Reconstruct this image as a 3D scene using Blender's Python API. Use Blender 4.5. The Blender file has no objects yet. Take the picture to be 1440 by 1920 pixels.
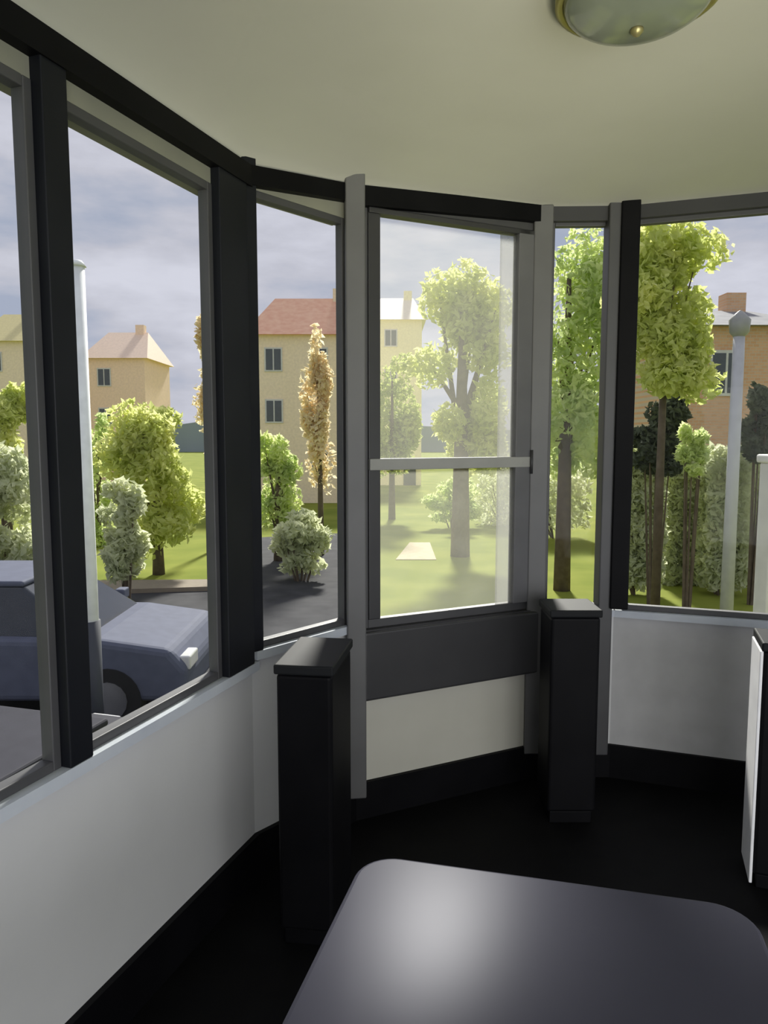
import bpy, bmesh, math, random
from mathutils import Vector, Matrix, Quaternion
C = bpy.context.scene.collection
S = bpy.context.scene

# ---------------------------------------------------------------- camera
EYE, PITCH, F = 1.516, math.radians(5.71), 1400.0
cam = bpy.data.cameras.new('camera'); cam.sensor_fit = 'VERTICAL'; cam.sensor_height = 36
cam.lens = 36*F/1920; cam.clip_start = .02; cam.clip_end = 800
co = bpy.data.objects.new('camera', cam); C.objects.link(co)
co.location = (0, 0, EYE); co.rotation_euler = (math.radians(90)-PITCH, 0, 0)
S.camera = co
# ---------------------------------------------------------------- light
S.view_settings.view_transform = 'Standard'; S.view_settings.look = 'None'
S.view_settings.gamma = 1; S.view_settings.use_curve_mapping = False
S.view_settings.exposure = 0.0
w = bpy.data.worlds.new('sky'); S.world = w; w.use_nodes = True
nt = w.node_tree; nt.nodes.clear()
tc = nt.nodes.new('ShaderNodeTexCoord'); mp = nt.nodes.new('ShaderNodeMapping')
mp.inputs['Scale'].default_value = (1.6, 1.6, 5.0)
nz = nt.nodes.new('ShaderNodeTexNoise'); nz.inputs['Scale'].default_value = 2.3
nz.inputs['Detail'].default_value = 7; nz.inputs['Roughness'].default_value = .55
rp = nt.nodes.new('ShaderNodeValToRGB')
rp.color_ramp.elements[0].position = .36; rp.color_ramp.elements[0].color = (.40, .44, .56, 1)
rp.color_ramp.elements[1].position = .64; rp.color_ramp.elements[1].color = (.70, .70, .79, 1)
e = rp.color_ramp.elements.new(.5); e.color = (.57, .57, .65, 1)
bg = nt.nodes.new('ShaderNodeBackground'); bg.inputs['Strength'].default_value = 1.0
out = nt.nodes.new('ShaderNodeOutputWorld')
L = nt.links.new
L(tc.outputs['Generated'], mp.inputs['Vector']); L(mp.outputs[0], nz.inputs['Vector'])
L(nz.outputs['Fac'], rp.inputs['Fac']); L(rp.outputs['Color'], bg.inputs['Color']); L(bg.outputs[0], out.inputs[0])
sl = bpy.data.lights.new('sun', 'SUN'); sl.energy = 7.0; sl.angle = math.radians(6); sl.color = (1, .96, .88)
so = bpy.data.objects.new('sun', sl); C.objects.link(so)
so.rotation_euler = Vector((-math.sin(math.radians(4.5))*math.cos(math.radians(37)), -math.cos(math.radians(4.5))*math.cos(math.radians(37)), -math.sin(math.radians(37)))).to_track_quat('-Z', 'Y').to_euler()
def area(name, loc, d, sx, sy, power, col):       # added fill lights behind the camera, standing in for daylight
    l = bpy.data.lights.new(name, 'AREA'); l.shape = 'RECTANGLE'; l.size = sx; l.size_y = sy; l.energy = power; l.color = col
    o = bpy.data.objects.new(name, l); C.objects.link(o); o.location = loc
    o.rotation_euler = Vector(d).to_track_quat('-Z', 'Y').to_euler(); return o
area('fill_back', (1.1, -2.0, 1.2), (-.2, 1, -.16), 2.6, 1.7, 76, (.98, .98, 1))
area('fill_side', (2.2, -.5, 1.0), (-.8, .80, -.2), 2.0, 1.5, 24, (.98, .98, 1))
lo = area('ceiling_fill', (.55, -.9, .5), (-.02, 1, .62), .8, .4, 5, (1, .95, .70)); lo.data.spread = math.radians(42)  # added warm fill, aimed up to brighten the ceiling

# ---------------------------------------------------------------- helpers
def mat(name, col, rough=.6, col2=None, scale=8, metal=0, bump=0, transl=0, spec=.5, coat=0):
    m = bpy.data.materials.new(name); m.use_nodes = True
    n = m.node_tree; b = n.nodes['Principled BSDF']; o = n.nodes['Material Output']
    b.inputs['Roughness'].default_value = rough; b.inputs['Metallic'].default_value = metal
    b.inputs['Specular IOR Level'].default_value = spec; b.inputs['Coat Weight'].default_value = coat
    t = n.nodes.new('ShaderNodeTexCoord')
    z = n.nodes.new('ShaderNodeTexNoise'); z.inputs['Scale'].default_value = scale; z.inputs['Detail'].default_value = 5
    n.links.new(t.outputs['Object'], z.inputs['Vector'])
    r = n.nodes.new('ShaderNodeValToRGB')
    c2 = col2 or tuple(min(1, c*1.12) for c in col)
    r.color_ramp.elements[0].position = .35; r.color_ramp.elements[0].color = (*col, 1)
    r.color_ramp.elements[1].position = .65; r.color_ramp.elements[1].color = (*c2, 1)
    n.links.new(z.outputs['Fac'], r.inputs['Fac']); n.links.new(r.outputs['Color'], b.inputs['Base Color'])
    if bump:
        bp = n.nodes.new('ShaderNodeBump'); bp.inputs['Strength'].default_value = bump; bp.inputs['Distance'].default_value = .02
        n.links.new(z.outputs['Fac'], bp.inputs['Height']); n.links.new(bp.outputs[0], b.inputs['Normal'])
    if transl:
        tr = n.nodes.new('ShaderNodeBsdfTranslucent'); n.links.new(r.outputs['Color'], tr.inputs['Color'])
        mx = n.nodes.new('ShaderNodeMixShader'); mx.inputs[0].default_value = transl
        n.links.new(b.outputs[0], mx.inputs[1]); n.links.new(tr.outputs[0], mx.inputs[2]); n.links.new(mx.outputs[0], o.inputs[0])
    return m
def glassmat(name, veil, tint=(.97, .98, .98), vcol=(.9, .9, .8)):
    m = bpy.data.materials.new(name); m.use_nodes = True; n = m.node_tree; n.nodes.clear()
    o = n.nodes.new('ShaderNodeOutputMaterial'); tr = n.nodes.new('ShaderNodeBsdfTransparent'); tr.inputs[0].default_value = (*tint, 1)
    g = n.nodes.new('ShaderNodeBsdfGlossy'); g.inputs['Roughness'].default_value = .02
    lw = n.nodes.new('ShaderNodeLayerWeight'); lw.inputs[0].default_value = .5
    pw = n.nodes.new('ShaderNodeMath'); pw.operation = 'POWER'; pw.inputs[1].default_value = 5
    n.links.new(lw.outputs['Facing'], pw.inputs[0])
    f = n.nodes.new('ShaderNodeMath'); f.operation = 'MULTIPLY_ADD'; f.inputs[1].default_value = .15; f.inputs[2].default_value = .003
    n.links.new(pw.outputs[0], f.inputs[0])
    mx = n.nodes.new('ShaderNodeMixShader')
    n.links.new(f.outputs[0], mx.inputs[0]); n.links.new(tr.outputs[0], mx.inputs[1]); n.links.new(g.outputs[0], mx.inputs[2])
    last = mx
    if veil:
        d = n.nodes.new('ShaderNodeBsdfTranslucent'); d.inputs[0].default_value = (*vcol, 1)
        t = n.nodes.new('ShaderNodeTexCoord'); z = n.nodes.new('ShaderNodeTexNoise'); z.inputs['Scale'].default_value = 6
        n.links.new(t.outputs['Object'], z.inputs['Vector'])
        k = n.nodes.new('ShaderNodeMapRange'); k.inputs[3].default_value = veil*.75; k.inputs[4].default_value = veil*1.25
        n.links.new(z.outputs['Fac'], k.inputs[0])
        m2 = n.nodes.new('ShaderNodeMixShader'); n.links.new(k.outputs[0], m2.inputs[0])
        n.links.new(mx.outputs[0], m2.inputs[1]); n.links.new(d.outputs[0], m2.inputs[2]); last = m2
    n.links.new(last.outputs[0], o.inputs[0]); return m
def brickmat(name, a, b, mortar, scale):
    m = bpy.data.materials.new(name); m.use_nodes = True; n = m.node_tree; p = n.nodes['Principled BSDF']
    t = n.nodes.new('ShaderNodeTexCoord'); mpg = n.nodes.new('ShaderNodeMapping'); mpg.inputs['Rotation'].default_value = (math.radians(90), 0, 0)
    k = n.nodes.new('ShaderNodeTexBrick'); k.inputs['Scale'].default_value = scale
    k.inputs['Color1'].default_value = (*a, 1); k.inputs['Color2'].default_value = (*b, 1); k.inputs['Mortar'].default_value = (*mortar, 1)
    n.links.new(t.outputs['Object'], mpg.inputs[0]); n.links.new(mpg.outputs[0], k.inputs[0]); n.links.new(k.outputs[0], p.inputs[0])
    p.inputs['Roughness'].default_value = .9; return m
class MB:
    def __init__(s): s.v = []; s.f = []
    def box(s, a, b, M=None):
        x0, y0, z0 = a; x1, y1, z1 = b; k = len(s.v)
        p = [Vector(q) for q in ((x0,y0,z0),(x1,y0,z0),(x1,y1,z0),(x0,y1,z0),(x0,y0,z1),(x1,y0,z1),(x1,y1,z1),(x0,y1,z1))]
        s.v += [(M @ q) if M else q for q in p]
        s.f += [tuple(k+i for i in q) for q in ((0,3,2,1),(4,5,6,7),(0,1,5,4),(1,2,6,5),(2,3,7,6),(3,0,4,7))]
    def tube(s, p, q, r0, r1, n=8):
        p = Vector(p); q = Vector(q); d = (q-p).normalized(); k = len(s.v)
        u = d.orthogonal().normalized(); w_ = d.cross(u)
        for c, r in ((p, r0), (q, r1)):
            for i in range(n):
                a = 2*math.pi*i/n; s.v.append(c+u*math.cos(a)*r+w_*math.sin(a)*r)
        for i in range(n): j = (i+1) % n; s.f.append((k+i, k+j, k+n+j, k+n+i))
        s.f.append(tuple(k+i for i in range(n))[::-1]); s.f.append(tuple(k+n+i for i in range(n)))
    def lathe(s, prof, n=48, M=None):
        k = len(s.v)
        for r, z in prof:
            for i in range(n):
                a = 2*math.pi*i/n; q = Vector((r*math.cos(a), r*math.sin(a), z)); s.v.append((M @ q) if M else q)
        for a in range(len(prof)-1):
            for i in range(n):
                j = (i+1) % n; s.f.append((k+a*n+i, k+a*n+j, k+(a+1)*n+j, k+(a+1)*n+i))
    def prism(s, pts, y0, y1):     # outline in xz, extruded along y
        k = len(s.v); n = len(pts)
        s.v += [Vector((x, y0, z)) for x, z in pts]+[Vector((x, y1, z)) for x, z in pts]
        s.f += [tuple(range(k, k+n)), tuple(range(k+2*n-1, k+n-1, -1))]
        for i in range(n): j = (i+1) % n; s.f.append((k+i, k+n+i, k+n+j, k+j))
    def build(s, name, m, parent=None, M=None, bevel=0, smooth=False, loc=None, rz=0):
        me = bpy.data.meshes.new(name); me.from_pydata([tuple(q) for q in s.v], [], s.f)
        bm = bmesh.new(); bm.from_mesh(me); bmesh.ops.recalc_face_normals(bm, faces=bm.faces)
        if smooth:
            for f in bm.faces: f.smooth = True
        bm.to_mesh(me); bm.free(); me.materials.append(m)
        o = bpy.data.objects.new(name, me); C.objects.link(o)
        if parent: o.parent = parent
        if M: o.matrix_world = M
        if loc: o.location = loc; o.rotation_euler.z = rz
        if bevel:
            b = o.modifiers.new('bevel', 'BEVEL'); b.width = bevel; b.segments = 3; b.limit_method = 'ANGLE'
        return o
def tag(o, label=None, cat=None, group=None, kind=None):
    for k, v in (('label', label), ('category', cat), ('group', group), ('kind', kind)):
        if v: o[k] = v
    return o
def empty(name, loc=(0,0,0), rz=0, M=None):
    o = bpy.data.objects.new(name, None); C.objects.link(o); o.empty_display_size = .1
    if M: o.matrix_world = M
    else: o.location = loc; o.rotation_euler = (0, 0, rz)
    return o
def at(px, py, z):          # the point of the world at height z seen at this pixel
    x = (px-720)/F; u = -(py-960)/F; c, s_ = math.cos(PITCH), math.sin(PITCH)
    d = (x, c+s_*u, -s_+c*u); t = (z-EYE)/d[2]
    return Vector((d[0]*t, d[1]*t, z))
def top(py, y):             # height of a point seen in row py, y metres ahead
    u = -(py-960)/F; c, s_ = math.cos(PITCH), math.sin(PITCH)
    return EYE + y*(-s_+c*u)/(c+s_*u)
def across(px, y, z=1.5):
    x = (px-720)/F; c, s_ = math.cos(PITCH), math.sin(PITCH)
    u = ((z-EYE)/y*c+s_)/(c-(z-EYE)/y*s_)
    return x*y/(c+s_*u)

M = {
 'ceil': mat('ceiling_paint', (.50, .495, .44), .8, (.52, .515, .46), 3),
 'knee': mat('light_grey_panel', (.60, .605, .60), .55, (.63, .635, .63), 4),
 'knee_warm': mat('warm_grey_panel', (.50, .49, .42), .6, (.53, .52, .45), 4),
 'sill': mat('sill_stone', (.50, .54, .60), .3, (.58, .62, .66), 6),
 'black': mat('black_metal', (.0022, .0022, .003), .55, (.004, .004, .005), 5, spec=.12),
 'post': mat('near_black_post', (.007, .008, .011), .5, (.010, .011, .014), 5, spec=.2),
 'grey_post': mat('grey_post', (.10, .10, .10), .5, (.115, .115, .115), 5),
 'frame': mat('grey_frame', (.055, .055, .058), .5, (.065, .065, .068), 5),
 'dframe': mat('dark_frame', (.03, .03, .032), .45, (.036, .036, .038), 5),
 'header': mat('olive_header', (.22, .22, .18), .7, (.25, .25, .2), 5),
 'floor': mat('black_floor', (.0035, .0035, .004), .6, (.005, .005, .0055), 9, spec=.1),
 'glass': glassmat('clear_glass', 0), 'haze': glassmat('dusty_glass', .085),
 'roof': mat('roof_felt', (.12, .12, .12), .9),
}
# ---------------------------------------------------------------- room
A = Vector((-.448, 2.467)); B = Vector((-.121, 2.844)); Cc = Vector((.690, 3.24)); Ee = Vector((1.012, 3.229))
ld = Vector((math.sin(math.radians(19.5)), math.cos(math.radians(19.5)))); rd = Vector((ld.y, -ld.x))
R2 = Ee + rd*2.62; BR = R2 - ld*5.3; BL = A - ld*5.0
poly = [A, B, Cc, Ee, R2, BR, BL]; edge_z = [2.35, 2.41, 2.455, 2.455, 2.455, 2.455, 2.35]
SK, SILL = .15, .765
def segM(P, Q):
    d = (Q-P).normalized(); nrm = Vector((d.y, -d.x))    # nrm points into the room
    return Matrix(((d.x, nrm.x, 0, P.x), (d.y, nrm.y, 0, P.y), (0, 0, 1, 0), (0, 0, 0, 1))), (Q-P).length
# floor
fl = MB(); k = [Vector((p.x, p.y, 0)) for p in poly]; kb = [Vector((p.x, p.y, -.12)) for p in poly]; n = len(poly)
fl.v = k+kb; fl.f = [tuple(range(n)), tuple(range(2*n-1, n-1, -1))]+[(i, n+i, n+(i+1) % n, (i+1) % n) for i in range(n)]
tag(fl.build('floor', M['floor']), kind='structure')
# coved ceiling: rings from the wall heads up to the flat middle
cx = Vector((.55, .6)); ce = MB(); rings = 7
for r in range(rings+1):
    a = math.radians(90*r/rings); ins = .7*(1-math.cos(a)); h = math.sin(a)
    for p, z in zip(poly, edge_z):
        dv = (cx-p); q = p+dv.normalized()*ins; ce.v.append(Vector((q.x, q.y, z+(2.5-z)*h)))
for r in range(rings):
    for i in range(n): j = (i+1) % n; ce.f.append((r*n+i, r*n+j, (r+1)*n+j, (r+1)*n+i))
ce.f.append(tuple(rings*n+i for i in range(n)))
o = ce.build('ceiling', M['ceil'], smooth=True); tag(o, kind='structure')
rf = MB(); big = [cx+(p-cx)*1.02 for p in poly]
rf.v = [Vector((p.x, p.y, 2.56)) for p in big]+[Vector((p.x, p.y, 2.68)) for p in big]
rf.f = [tuple(range(n)), tuple(range(2*n-1, n-1, -1))]+[(i, n+i, n+(i+1) % n, (i+1) % n) for i in range(n)]
tag(rf.build('trim_1', M['roof']), kind='structure')

win_n = [0]; trim_n = [1]
def struct(mb, name, m, Mx, **k): return tag(mb.build(name, m, M=Mx, **k), kind='structure')
def window(Mx, x0, x1, z0, z1, kind='plain', fr=None):
    win_n[0] += 1
    root = empty('window_%d' % win_n[0], M=Mx @ Matrix.Translation((x0, 0, z0))); root['kind'] = 'structure'
    W, H = x1-x0, z1-z0; t = .024 if kind == 'plain' else .035; fm = fr or M['frame']
    b = MB(); b.box((0,-.03,0),(t,.004,H)); b.box((W-t,-.03,0),(W,.004,H)); b.box((t,-.03,0),(W-t,.004,t)); b.box((t,-.03,H-t),(W-t,.004,H))
    f = b.build('window_frame', fm, root, bevel=.003)
    b = MB(); b.box((t-.004,-.016,t-.004),(W-t+.004,-.010,H-t+.004)); b.build('pane', M['haze'] if kind == 'sash' else M['glass'], root)
    if kind == 'sash':
        b = MB(); zb = top(868, 3.05)-z0
        b.box((t,-.03,zb-.022),(W-t,.022,zb+.022)); b.build('meeting_rail', mat('pale_grey_rail', (.30,.30,.28)), root, bevel=.003)
        s = .105; b = MB(); b.box((W-t-s,-.025,t),(W-t,.02,H-t)); b.build('sash_stile', mat('stile_grey', (.11,.11,.115)), root, bevel=.003)
        b = MB(); b.box((t,-.025,t),(t+.05,.01,H-t)); b.build('sash_stile', M['dframe'], root, bevel=.003)
        b = MB(); b.box((W-t-s-.075,-.009,t),(W-t-s,.004,H-t)); b.build('screen_edge', glassmat('screen_mesh', .25, (.75,.75,.75), (.7,.7,.68)), root)
        b = MB(); b.box((t,-.03,H-t-.02),(W-t,.02,H-t)); b.build('top_rail', M['dframe'], root, bevel=.003)
        b = MB(); b.tube((W-t-.03,.03,zb-.05),(W-t-.03,.03,zb+.05),.006,.006); b.build('sash_handle', M['dframe'], root, smooth=True)
    return root
def post(Mx, x0, x1, y0, y1, z0, z1, m):
    trim_n[0] += 1; b = MB(); b.box((x0,y0,z0),(x1,y1,z1)); return struct(b, 'trim_%d' % trim_n[0], m, Mx, bevel=.004)
def wall(name, P, Q, za, zb, slots, posts, kneem, sillz=SILL, crown=.06, head=.09, glasstop=None, kind='plain', crownm=None, sillm=None):
    Mx, Ln = segM(P, Q)
    b = MB(); b.box((0,-.10,0),(Ln,0,sillz-.03)); struct(b, 'wall_'+name, kneem, Mx)
    b = MB(); b.box((0,0,0),(Ln,.018,SK)); struct(b, 'baseboard_'+name, M['black'], Mx)
    trim_n[0] += 1; b = MB(); b.box((0,-.055,sillz-.03),(Ln,.03,sillz)); struct(b, 'trim_%d' % trim_n[0], sillm or M['sill'], Mx)
    gt = glasstop
    # header above the windows and the black crown strip along the ceiling edge
    trim_n[0] += 1; b = MB(); kk = [(0,za),(Ln,zb)]
    b.v = [Vector(q) for q in ((0,-.10,gt),(Ln,-.10,gt),(Ln,0,gt),(0,0,gt),(0,-.10,2.56),(Ln,-.10,2.56),(Ln,0,2.56),(0,0,2.56))]
    b.f = [(0,3,2,1),(4,5,6,7),(0,1,5,4),(1,2,6,5),(2,3,7,6),(3,0,4,7)]; struct(b, 'trim_%d' % trim_n[0], M['header'], Mx)
    trim_n[0] += 1; b = MB()
    b.v = [Vector(q) for q in ((0,0,za-crown),(Ln,0,zb-crown),(Ln,.035,zb-crown),(0,.035,za-crown),(0,0,za+.004),(Ln,0,zb+.004),(Ln,.035,zb+.02),(0,.035,za+.02))]
    b.f = [(0,3,2,1),(4,5,6,7),(0,1,5,4),(1,2,6,5),(2,3,7,6),(3,0,4,7)]; struct(b, 'trim_%d' % trim_n[0], crownm or M['black'], Mx)
    for x0, x1 in slots: window(Mx, x0, x1, sillz, gt, kind)
    for x0, x1, m, d in posts: post(Mx, x0, x1, -.035, d, sillz, max(za, zb)-.01, m)
    return Mx, Ln
# left wall, measured back from A
lp = [(5.0-.19, 5.0-.03)]; ls = []
t = .19
while t < 4.9:
    a, b_ = t, min(t+.61, 5.0); ls.append((5.0-b_, 5.0-a)); lp.append((5.0-b_-.075, 5.0-b_)); t = b_+.075
lp = [p for p in lp if p[0] > 0]; ls = [s for s in ls if s[0] >= 0]
wall('left', BL, A, 2.35, 2.35, ls, [(a, b, M['post'], .03) for a, b in lp], M['knee'], glasstop=2.26, crown=.045)
Mab, Lab = segM(A, B)
wall('front_left', A, B, 2.35, 2.41, [(.02, Lab-.03)], [(-.03, .03, M['post'], .03)], M['knee'], sillz=.80, glasstop=2.31, crown=.04)
Mbc, Lbc = segM(B, Cc)
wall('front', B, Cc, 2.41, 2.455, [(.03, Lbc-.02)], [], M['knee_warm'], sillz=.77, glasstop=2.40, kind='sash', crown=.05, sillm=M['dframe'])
wall('front_right', Cc, Ee, 2.455, 2.455, [(.005, (Ee-Cc).length-.06)], [], M['knee'], glasstop=2.42, crown=.045, crownm=M['dframe'])
rs = [(.03, .80), (.90, 1.65), (1.75, 2.5)]
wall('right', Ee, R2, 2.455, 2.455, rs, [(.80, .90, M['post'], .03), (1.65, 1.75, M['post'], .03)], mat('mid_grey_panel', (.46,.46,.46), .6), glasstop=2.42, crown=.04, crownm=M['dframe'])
def generic(P, Q):
    Ln = (Q-P).length; s = []; p = []; t = .1
    while t+.8 < Ln: s.append((t, t+.8)); p.append((t+.8, t+.9, M['post'], .03)); t += .9
    return s, p
for nm, P, Q, za, zb in (('side', R2, BR, 2.455, 2.455), ('back', BR, BL, 2.455, 2.35)):
    s, p = generic(P, Q); wall(nm, P, Q, za, zb, s, p, M['knee'], glasstop=2.25)
# corner posts of the bay
def cpost(P, m, wd, dp, z0, z1, ang, name=None):
    trim_n[0] += 1; b = MB(); b.box((-wd/2,-dp/2,z0),(wd/2,dp/2,z1))
    return tag(b.build('trim_%d' % trim_n[0], m, loc=(P.x, P.y, 0), rz=ang, bevel=.006), kind='structure')
cpost(B+Vector((.012,-.03)), M['grey_post'], .072, .09, .12, 2.46, math.radians(8))
cpost(Cc+Vector((-.030,-.02)), M['grey_post'], .08, .08, .12, 2.47, 0)
cpost(Ee+Vector((-.055,-.02)), M['frame'], .06, .08, .12, 2.48, 0)
cpost(Ee+Vector((.005,-.045)), M['black'], .075, .08, .78, 2.48, math.radians(-15))
# dark apron under the sash window
Mbc, Lbc = segM(B, Cc); b = MB(); b.box((.03,-.02,.49),(Lbc-.03,.045,.765)); trim_n[0] += 1
struct(b, 'trim_%d' % trim_n[0], M['dframe'], Mbc, bevel=.01)

# ---------------------------------------------------------------- things in the room
def box_unit(loc, rz, wd, dp, h, label, side=None):
    r = empty('pedestal', loc, rz)
    tag(r, label, 'pedestal', 'black pedestals along the windows')
    b = MB(); b.box((0, 0, .05), (wd, dp, h-.03)); b.build('body', M['black'], r, bevel=.012)
    b = MB(); b.box((.012, .012, 0), (wd-.012, dp-.012, .05)); b.build('plinth', M['black'], r, bevel=.004)
    b = MB(); b.box((-.006, -.006, h-.03), (wd+.006, dp+.006, h)); b.build('top_panel', mat('black_top', (.010,.011,.012), .6, spec=.15), r, bevel=.006)
    if side:
        b = MB(); b.box((-.010, 0, .02), (0, dp, h-.03)); tag(b.build('side_panel', side, r, bevel=.003), 'light grey side panel')
    return r
box_unit((-.313, 2.10, 0), math.radians(-8), .165, .30, .865, 'tall narrow black pedestal standing left of the grey corner post')
box_unit((.640, 2.80, 0), math.radians(0), .19, .20, .86, 'tall narrow black pedestal right of the tall hazy sash window')
box_unit((1.240, 2.38, 0), math.radians(-19), .34, .20, .85, 'black pedestal with a light grey side at the right picture edge', mat('pale_side', (.85,.85,.86), .5))

# ceiling lamp
lm = at(1200, 45, 2.40); lr = empty('ceiling_lamp', (lm.x, lm.y+.02, 2.5))
tag(lr, 'round flush ceiling lamp with a grey-green glass dome and brass rim', 'lamp')
b = MB(); b.lathe([(.001,0),(.170,0),(.175,-.012),(.175,-.040),(.162,-.045),(.157,-.03),(.001,-.03)]); b.build('rim', mat('aged_brass', (.30,.27,.09), .4, metal=.6), lr, smooth=True)
b = MB(); b.lathe([(.158,-.032)]+[(.158*math.cos(a), -.035-.065*math.sin(a)) for a in [i*math.pi/20 for i in range(1, 10)]]+[(.001,-.10)])
b.build('glass_dome', mat('grey_green_glass', (.17,.19,.15), .25, coat=.3), lr, smooth=True)
b = MB(); b.lathe([(.001,-.099),(.014,-.099),(.014,-.106),(.007,-.114),(.001,-.117)], 20); b.build('finial', mat('finial_brass', (.28,.25,.12), .35, metal=.6), lr, smooth=True)

# table
TA = math.radians(-14); far = Vector((-.035, 1.315)); tw, tl = .66, 1.25
tr = empty('dining_table', (far.x, far.y, 0), TA)
tag(tr, 'glossy black table in the foreground reflecting the window light', 'table')
tm = mat('glossy_black_sky_tint', (.056, .056, .074), .25, (.062, .062, .082), 3, spec=.013)  # lavender base colour stands in for the sky reflected in the top
tm.node_tree.nodes['Principled BSDF'].inputs['Specular Tint'].default_value = (.72, .74, 1, 1)  # bluish tint puts the sky's colour into the sun reflection
me = MB(); rr = .07; pts = []
for cxx, cyy, a0 in ((tw-rr, -rr, 0), (rr, -rr, 90), (rr, -tl+rr, 180), (tw-rr, -tl+rr, 270)):
    for i in range(9):
        a = math.radians(a0+90*i/8); pts.append((cxx+rr*math.cos(a), cyy+rr*math.sin(a)))
n = len(pts); me.v = [Vector((x, y, .722)) for x, y in pts]+[Vector((x, y, .75)) for x, y in pts]
me.f = [tuple(range(n)), tuple(range(n, 2*n))]+[(i, (i+1) % n, n+(i+1) % n, n+i) for i in range(n)]
me.build('tabletop', tm, tr, bevel=.008)
b = MB(); b.box((.06,-.08,.65),(tw-.06,-.06,.722)); b.box((.06,-tl+.06,.65),(tw-.06,-tl+.08,.722)); b.box((.06,-tl+.08,.65),(.08,-.08,.722)); b.box((tw-.08,-tl+.08,.65),(tw-.06,-.08,.722))
b.build('apron', M['black'], tr)
for x in (.055, tw-.055-.05):
    for y in (-.055-.05, -tl+.055):
        b = MB(); b.box((x, y, 0), (x+.05, y+.05, .722)); b.build('leg', M['black'], tr, bevel=.004)

# ---------------------------------------------------------------- outside: ground
GZ = -2.0
gm = mat('lawn', (.17, .21, .028), .95, (.24, .27, .045), .6, spec=.1)
b = MB(); b.box((-150,-60,GZ-.2),(150,260,GZ)); tag(b.build('ground', gm), kind='structure')
def flat(pts, z, h, name, m):
    b = MB(); n = len(pts); b.v = [Vector((p.x, p.y, z)) for p in pts]+[Vector((p.x, p.y, z+h)) for p in pts]
    b.f = [tuple(range(n)), tuple(range(n, 2*n))]+[(i, (i+1) % n, n+(i+1) % n, n+i) for i in range(n)]
    return tag(b.build(name, m), kind='structure')
st = [at(-700,1085,GZ), at(395,1092,GZ), at(470,1010,GZ), at(660,1000,GZ), at(650,1230,GZ), Vector((-.9,3,GZ)), Vector((-2.6,-2.5,GZ)), Vector((-22,-2,GZ))]
flat(st, GZ, .03, 'street', mat('asphalt', (.04,.04,.045), .9, (.06,.06,.065), 2, spec=.2))
pt = [at(742,1050,GZ), at(818,1050,GZ), at(806,1018,GZ), at(768,1018,GZ)]
flat(pt, GZ, .02, 'path', mat('gravel', (.50,.42,.28), .95, (.56,.48,.34), 5))
kb = [at(165,1118,GZ), at(400,1110,GZ), at(405,1096,GZ), at(165,1098,GZ)]
flat(kb, GZ+.03, .10, 'kerb', mat('kerb_stone', (.24,.20,.15), .9))
# building the room sits in: walls below the floor
ba = MB(); inn = [cx+(p-cx)*1.0 for p in poly]; n = len(inn)
ba.v = [Vector((p.x, p.y, GZ)) for p in inn]+[Vector((p.x, p.y, -.12)) for p in inn]; ba.f = [(i, (i+1) % n, n+(i+1) % n, n+i) for i in range(n)]+[tuple(range(n)), tuple(range(n, 2*n))]
tag(ba.build('wall_base', mat('base_render', (.4,.38,.34), .9)), kind='structure')

# ---------------------------------------------------------------- trees and shrubs
random.seed(7)
bark = mat('bark', (.10,.075,.05), .95, (.15,.115,.08), 6, bump=.5)
LEAF = {
 'yellow': mat('leaf_yellow_green', (.66,.72,.26), .7, (.84,.85,.40), 1.6, transl=.7, spec=.2),
 'green': mat('leaf_mid_green', (.58,.68,.32), .7, (.84,.90,.46), 1.6, transl=.68, spec=.2),
 'dark': mat('leaf_dark_olive', (.62,.66,.44), .8, (.80,.82,.58), 1.4, transl=.6, spec=.15),
 'deep': mat('leaf_deep_green', (.07,.085,.06), .8, (.13,.15,.10), 1.4, transl=.2, spec=.15),
 'pale': mat('leaf_pale_green', (.48,.56,.18), .7, (.68,.72,.28), 1.4, transl=.5, spec=.2),
 'tan': mat('leaf_tan', (.86,.72,.48), .8, (.92,.84,.60), 1.4, transl=.6, spec=.15),
}
def leaves(blobs, nleaf, size, rnd):
    nleaf = int(nleaf*1.7); size *= .68; b = MB(); tot = sum(r[1]**2 for _, r in blobs)
    for c, r in blobs:
        c = Vector(c); r = Vector(r)
        for _ in range(max(20, int(nleaf*r.y**2/tot))):
            d = Vector((rnd.gauss(0,1), rnd.gauss(0,1), rnd.gauss(0,1))).normalized()
            p = c+Vector((d.x*r.x, d.y*r.y, d.z*r.z))*(rnd.random()**.35)
            s = size*rnd.uniform(.6, 1.3)
            u = Vector((rnd.gauss(0,1), rnd.gauss(0,1), rnd.gauss(0,1))).normalized(); v = u.orthogonal().normalized()
            q = Quaternion(u, rnd.random()*6.28); v = q @ v; nn = u.cross(v)*s*.15
            k = len(b.v); b.v += [p-u*s, p+v*s*.5-u*s*.1+nn, p+u*s, p-v*s*.5-u*s*.1+nn]
            b.f += [(k, k+1, k+2), (k, k+2, k+3)]
    return b
def rawbuild(b, name, m, parent):
    me = bpy.data.meshes.new(name); me.from_pydata([tuple(q) for q in b.v], [], b.f); me.materials.append(m)
    o = bpy.data.objects.new(name, me); C.objects.link(o); o.parent = parent; return o
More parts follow.
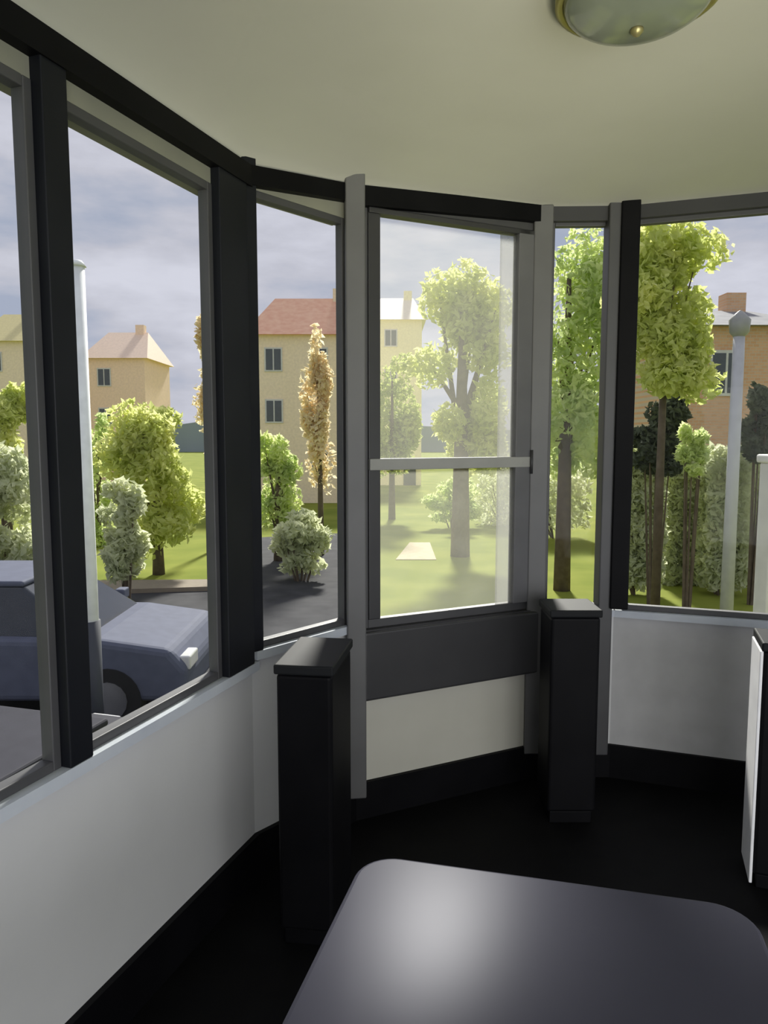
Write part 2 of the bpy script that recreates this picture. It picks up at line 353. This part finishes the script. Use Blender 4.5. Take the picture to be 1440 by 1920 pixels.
def plant(name, cat, label, px, y, z_top, z_low, wpx, leafk, seed, nleaf=3000, size=.16, trunk=True, group=None, lean=0, squash=.8, tw_=.16):
    rnd = random.Random(seed); x = across(px, y); wid = wpx/F*y/2
    root = empty(name, (x, y, GZ)); tag(root, label, cat, group)
    zt, zl = z_top-GZ, z_low-GZ; zm = (zt+zl)/2; hh = (zt-zl)/2
    blobs = []
    for _ in range(20):
        a = rnd.random()*6.28; q = rnd.random()**.5*.62; zz = rnd.uniform(-.72, .72)
        blobs.append(((wid*q*math.cos(a)*(1-.3*abs(zz)), wid*squash*q*math.sin(a), zm+zz*hh), (wid*rnd.uniform(.26,.46), wid*rnd.uniform(.26,.46)*squash, hh*rnd.uniform(.16,.32))))
    if name == 'hedge_bush':
        blobs = [((wid*gx*.6, wid*gy*.5*squash, zl+hh*(.22+gz*.52)), (wid*.45, wid*.42, hh*.36)) for gx in (-1, 0, 1) for gy in (-1, 1) for gz in (0, 1, 2, 3)]
    if trunk:
        b = MB(); b.tube((0,0,-.05), (lean*.4,0,zl*.6+zm*.4), tw_, tw_*.7, 10)
        b.tube((lean*.4,0,zl*.6+zm*.4), (lean,0,zm+hh*.5), tw_*.7, tw_*.25, 10)
        for c, r in blobs[:7]:
            f = rnd.uniform(.2, .7); s = Vector((lean*f, 0, zl+(zm-zl)*f)); b.tube(s, c, tw_*.35, tw_*.08, 6)
        b.build('trunk', bark, root, smooth=True)
    else:
        b = MB()
        for c, r in blobs[:6]: b.tube((c[0]*.3, c[1]*.3, -.02), c, .03, .012, 5)
        b.build('stem', bark, root)
    rawbuild(leaves(blobs, nleaf, size, rnd), 'foliage', LEAF[leafk], root)
    return root
def P(px, y, t_, l_): return px, y, top(t_, y), top(l_, y)
G = 'trees beyond the windows'
plant('tree', 'tree', 'yellow-green tree seen at the left picture edge', *P(5,19,705,900), 150, 'yellow', 1, 2200, group=G)
plant('shrub', 'shrub', 'dark green shrub below the yellow-green tree at left edge', *P(0,15.5,820,1080), 200, 'dark', 2, 2600, trunk=False)
plant('tree', 'tree', 'round green tree in the middle of the widest left window', *P(290,19,735,1050), 230, 'yellow', 3, 4200, group=G)
plant('shrub', 'shrub', 'dark olive shrub at the left foot of the round green tree', *P(225,15.2,880,1090), 120, 'dark', 4, 1600, trunk=False)
plant('tree', 'tree', 'thin grey-green tree behind the pale pole', *P(180,24,740,1060), 70, 'green', 5, 1200, group=G, tw_=.1)
plant('tree', 'tree', 'small tree with tan leaves beside the dark post', *P(395,23,560,900), 70, 'tan', 6, 1400, group=G, tw_=.1)
plant('tree', 'tree', 'green tree seen low in the narrow window left of grey post', *P(520,21,790,1040), 110, 'green', 8, 1800, group=G)
plant('tree', 'tree', 'slim tan and yellow tree against the grey corner post', *P(600,22,560,960), 80, 'tan', 9, 1700, group=G, tw_=.1)
plant('shrub', 'shrub', 'low dark shrub at the foot of the narrow left window', *P(560,18.0,940,1085), 150, 'dark', 10, 1400, trunk=False)
plant('tree', 'tree', 'tall pale green tree filling the hazy sash window', *P(865,22,470,900), 230, 'yellow', 11, 4800, size=.2, group=G, tw_=.3)
plant('tree', 'tree', 'pale green tree at left behind the hazy sash window', *P(735,32,640,930), 130, 'pale', 12, 2600, size=.2, group=G)
plant('shrub', 'shrub', 'green hedge shrub under the tall pale tree', *P(850,29,890,985), 130, 'green', 13, 1500, trunk=False)
plant('tree', 'tree', 'dark green tree with brown trunk in the narrow right window', *P(1060,17,380,930), 270, 'green', 14, 4600, size=.15, group=G, tw_=.2)
plant('tree', 'tree', 'bright yellow-green tree in the left of right window', *P(1240,14,380,775), 260, 'yellow', 15, 5200, size=.14, group=G, tw_=.09)
plant('shrub', 'shrub', 'nearly black bush under the bright yellow-green tree', *P(1235,15,725,900), 150, 'deep', 16, 2600, trunk=False, size=.13)
plant('shrub', 'shrub', 'small light green bush right of the nearly black bush', *P(1300,13.5,790,900), 75, 'green', 17, 900, trunk=False, size=.1)
plant('shrub', 'shrub', 'dark bush at the right picture edge below the house', *P(1420,15.5,710,880), 90, 'deep', 21, 1800, trunk=False, size=.13)
for i, (px, lab) in enumerate(((1205, 'olive hedge bush at the left end of the right window'), (1285, 'olive hedge bush in the middle of the right window'), (1365, 'olive hedge bush behind the foot of grey lamp post'), (1445, 'olive hedge bush at the right picture edge'))):
    plant('hedge_bush', 'bush', lab, *P(px, 16.5+(1.3 if i % 2 else 0), 850, 1088), 84, 'dark', 30+i, 4200, trunk=False, group='hedge in the right window', size=.14)
for i, (px, lab) in enumerate(((1050, 'dark hedge bush low in the narrow right window'), (950, 'hedge bush low at the right side of the hazy sash window'))):
    plant('hedge_bush', 'bush', lab, *P(px, 26+4*i, 870, 985), 110, 'dark', 40+i, 1200, trunk=False, size=.16)

# ---------------------------------------------------------------- houses
def house(px0, px1, y, eave, ridge, wallm, roofm, label, rows, zc=0):
    x0, x1 = across(px0, y), across(px1, y); W = x1-x0; ze, zr = top(eave, y)-GZ, top(ridge, y)-GZ
    r = empty('house', (x0, y, GZ)); tag(r, label, 'house'); D = 6.0
    b = MB(); b.box((0,0,0),(W,D,ze)); b.build('wall', wallm, r)
    b = MB(); ov = .3; b.v = [Vector(q) for q in ((-ov,-ov,ze),(W+ov,-ov,ze),(W+ov,D+ov,ze),(-ov,D+ov,ze),(W*.15,D/2,zr),(W*.85,D/2,zr))]
    b.f = [(0,1,5,4),(1,2,5),(2,3,4,5),(3,0,4),(0,3,2,1)]; b.build('roof', roofm, r)
    b = MB(); b.box((W*.65,D/2-.3,zr-.7),(W*.65+.6,D/2+.3,zr+.5)); b.build('chimney', wallm, r)
    for row in range(rows):
        z = ze-1.9-row*2.7
        for c in range(max(1, int(W/2.4))):
            x = .8+c*2.4
            if x+.9 > W or z < .3: continue
            f = MB(); f.box((x,-.05,z),(x+.95,.02,z+1.25)); fo = f.build('window', WHITE, r)
            q = MB(); q.box((x+.08,-.06,z+.08),(x+.44,-.04,z+1.17)); q.box((x+.51,-.06,z+.08),(x+.87,-.04,z+1.17)); q.build('pane', DG, fo)
    f = MB(); f.box((W-1.3,-.06,0),(W-.4,.02,2.0)); f.build('door', DG, r)
WHITE = mat('white_paint', (.6,.6,.58)); DG = mat('dark_glass', (.08,.09,.1), .15)
peach = mat('peach_render', (.86,.66,.50), .9); cream = mat('cream_render', (.86,.72,.54), .9)
brick = brickmat('orange_brick', (.66,.38,.22), (.72,.45,.28), (.6,.5,.4), 3.0)
slate = mat('grey_slate', (.20,.20,.21), .8, (.26,.26,.27), 3); tile = mat('red_tile', (.75,.40,.27), .9, (.82,.50,.34), 3)
house(-40, 60, 48, 640, 575, cream, mat('ochre_roof', (.66,.58,.28)), 'cream house behind the yellow-green tree at left edge', 2)
house(165, 275, 52, 672, 612, peach, mat('pale_tan_roof', (.8,.62,.48)), 'small peach house behind the round green tree', 2)
house(470, 700, 40, 628, 540, cream, tile, 'peach house with orange tiled roof in the narrow left window', 3)
house(700, 790, 55, 600, 545, mat('pale_yellow_render', (.85,.80,.50), .9), mat('cream_roof', (.8,.7,.55)), 'pale yellow house at left behind the hazy sash window', 3)
house(1270, 1520, 21, 612, 548, brick, slate, 'orange brick house with grey slate roof in right window', 2)
# distant hills
b = MB(); pts = [(-170+i*17, 5+3.2*math.sin(i*.9)+2*math.sin(i*2.3)) for i in range(21)]
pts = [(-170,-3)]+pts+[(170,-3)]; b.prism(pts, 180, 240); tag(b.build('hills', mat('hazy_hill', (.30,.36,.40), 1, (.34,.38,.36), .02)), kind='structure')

# ---------------------------------------------------------------- poles
pm = mat('pale_concrete', (.84,.86,.88), .8)
yy = 7.9; x = across(154, yy); r = empty('utility_pole', (x, yy, GZ)); tag(r, 'pale grey pole outside beside the near dark window post', 'pole')
zt = top(500, yy)-GZ
b = MB(); b.tube((0,0,0),(0,0,zt),.10,.09,16); b.build('shaft', pm, r, smooth=True)
b = MB(); b.tube((0,0,zt),(0,0,zt+.06),.11,.07,16); b.build('cap', pm, r, smooth=True)
b = MB(); b.tube((0,0,0),(0,0,1.55),.115,.113,16); b.build('base_sleeve', mat('dark_sleeve', (.05,.055,.07)), r, smooth=True)
yy = 12.5; x = across(1377, yy); r = empty('lamp_post', (x, yy, GZ)); tag(r, 'grey lamp post in front of the orange brick house', 'lamp post')
zt = top(600, yy)-GZ; lm_ = mat('grey_post_paint', (.50,.50,.53), .6)
b = MB(); b.tube((0,0,0),(0,0,zt-.25),.11,.09,14); b.build('shaft', lm_, r, smooth=True)
b = MB(); b.lathe([(.09,zt-.27),(.15,zt-.2),(.17,zt),(.06,zt+.12),(.001,zt+.16)], 16); b.build('lantern', mat('lantern_grey', (.3,.3,.3), .4), r, smooth=True)
yy = 5.2; x = across(1450, yy); r = empty('gate_post', (x+.05, yy, GZ)); tag(r, 'white post outside at the right picture edge', 'post')
zt = top(852, yy)-GZ
wm = mat('white_post', (.62,.61,.58), .7)
b = MB(); b.box((-.09,-.09,0),(.09,.09,zt-.06)); b.build('shaft', wm, r, bevel=.01)
b = MB(); b.box((-.11,-.11,zt-.06),(.11,.11,zt)); b.build('cap', wm, r, bevel=.015)

# ---------------------------------------------------------------- cars
def car(loc, rz, paint, label, s=1.0):
    r = empty('car', loc, rz); r.scale = (s, s, s); tag(r, label, 'car', 'cars on the street')
    pm_ = mat('car_paint', paint, .7, spec=.1); gl = mat('car_glass', (.03,.035,.045), .08); ru = mat('tyre', (.02,.02,.02), .8)
    b = MB(); b.prism([(-2.1,.3),(-2.12,.62),(-1.95,.82),(-1.25,.92),(1.25,.96),(1.95,.86),(2.12,.62),(2.1,.3)], -.86, .86); b.build('body', pm_, r, bevel=.07, smooth=False)
    b = MB(); k = 0
    lo = [(-1.2,.92),(1.5,.92)]; b.v = [Vector(q) for q in ((-1.15,-.78,.90),(1.55,-.78,.92),(1.55,.78,.92),(-1.15,.78,.90),(-.45,-.62,1.40),(.95,-.62,1.42),(.95,.62,1.42),(-.45,.62,1.40))]
    b.f = [(0,3,2,1),(4,5,6,7),(0,1,5,4),(1,2,6,5),(2,3,7,6),(3,0,4,7)]; b.build('window_glass', gl, r, bevel=.03)
    b = MB(); b.box((-.47,-.64,1.39),(.97,.64,1.45)); b.build('roof', pm_, r, bevel=.025)
    for x in (-1.35, 1.35):
        for sy in (-1, 1):
            b = MB(); b.tube((x, sy*.68, .32), (x, sy*.88, .32), .32, .32, 24); wo = b.build('wheel', ru, r)
            b = MB(); b.tube((x, sy*.87, .32), (x, sy*.89, .32), .19, .19, 16); b.build('hubcap', mat('hub', (.4,.4,.42), .3, metal=.8), wo)
    for sy in (-1, 1):
        b = MB(); b.box((-2.13, sy*.62-.16, .6),(-2.02, sy*.62+.16, .74)); b.build('headlight', mat('lamp_lens', (.6,.6,.6), .1), r, bevel=.02)
        b = MB(); b.box((2.02, sy*.66-.12, .62),(2.13, sy*.66+.12, .78)); b.build('tail_light', mat('red_lens', (.3,.02,.02), .2), r, bevel=.02)
        b = MB(); b.box((-.95, sy*.9-.09, .95),(-.83, sy*.9+.09, 1.07)); b.build('mirror', pm_, r, bevel=.02)
g = GZ+.03
car((-4.9, 9.6, g), math.radians(180), (.11,.12,.165), 'blue-grey car beyond the left windows, its bonnet pointing right', 1.22)
car((-2.75, 5.0, g), math.radians(-106), (.04,.04,.05), 'dark grey car parked close below the left sill')
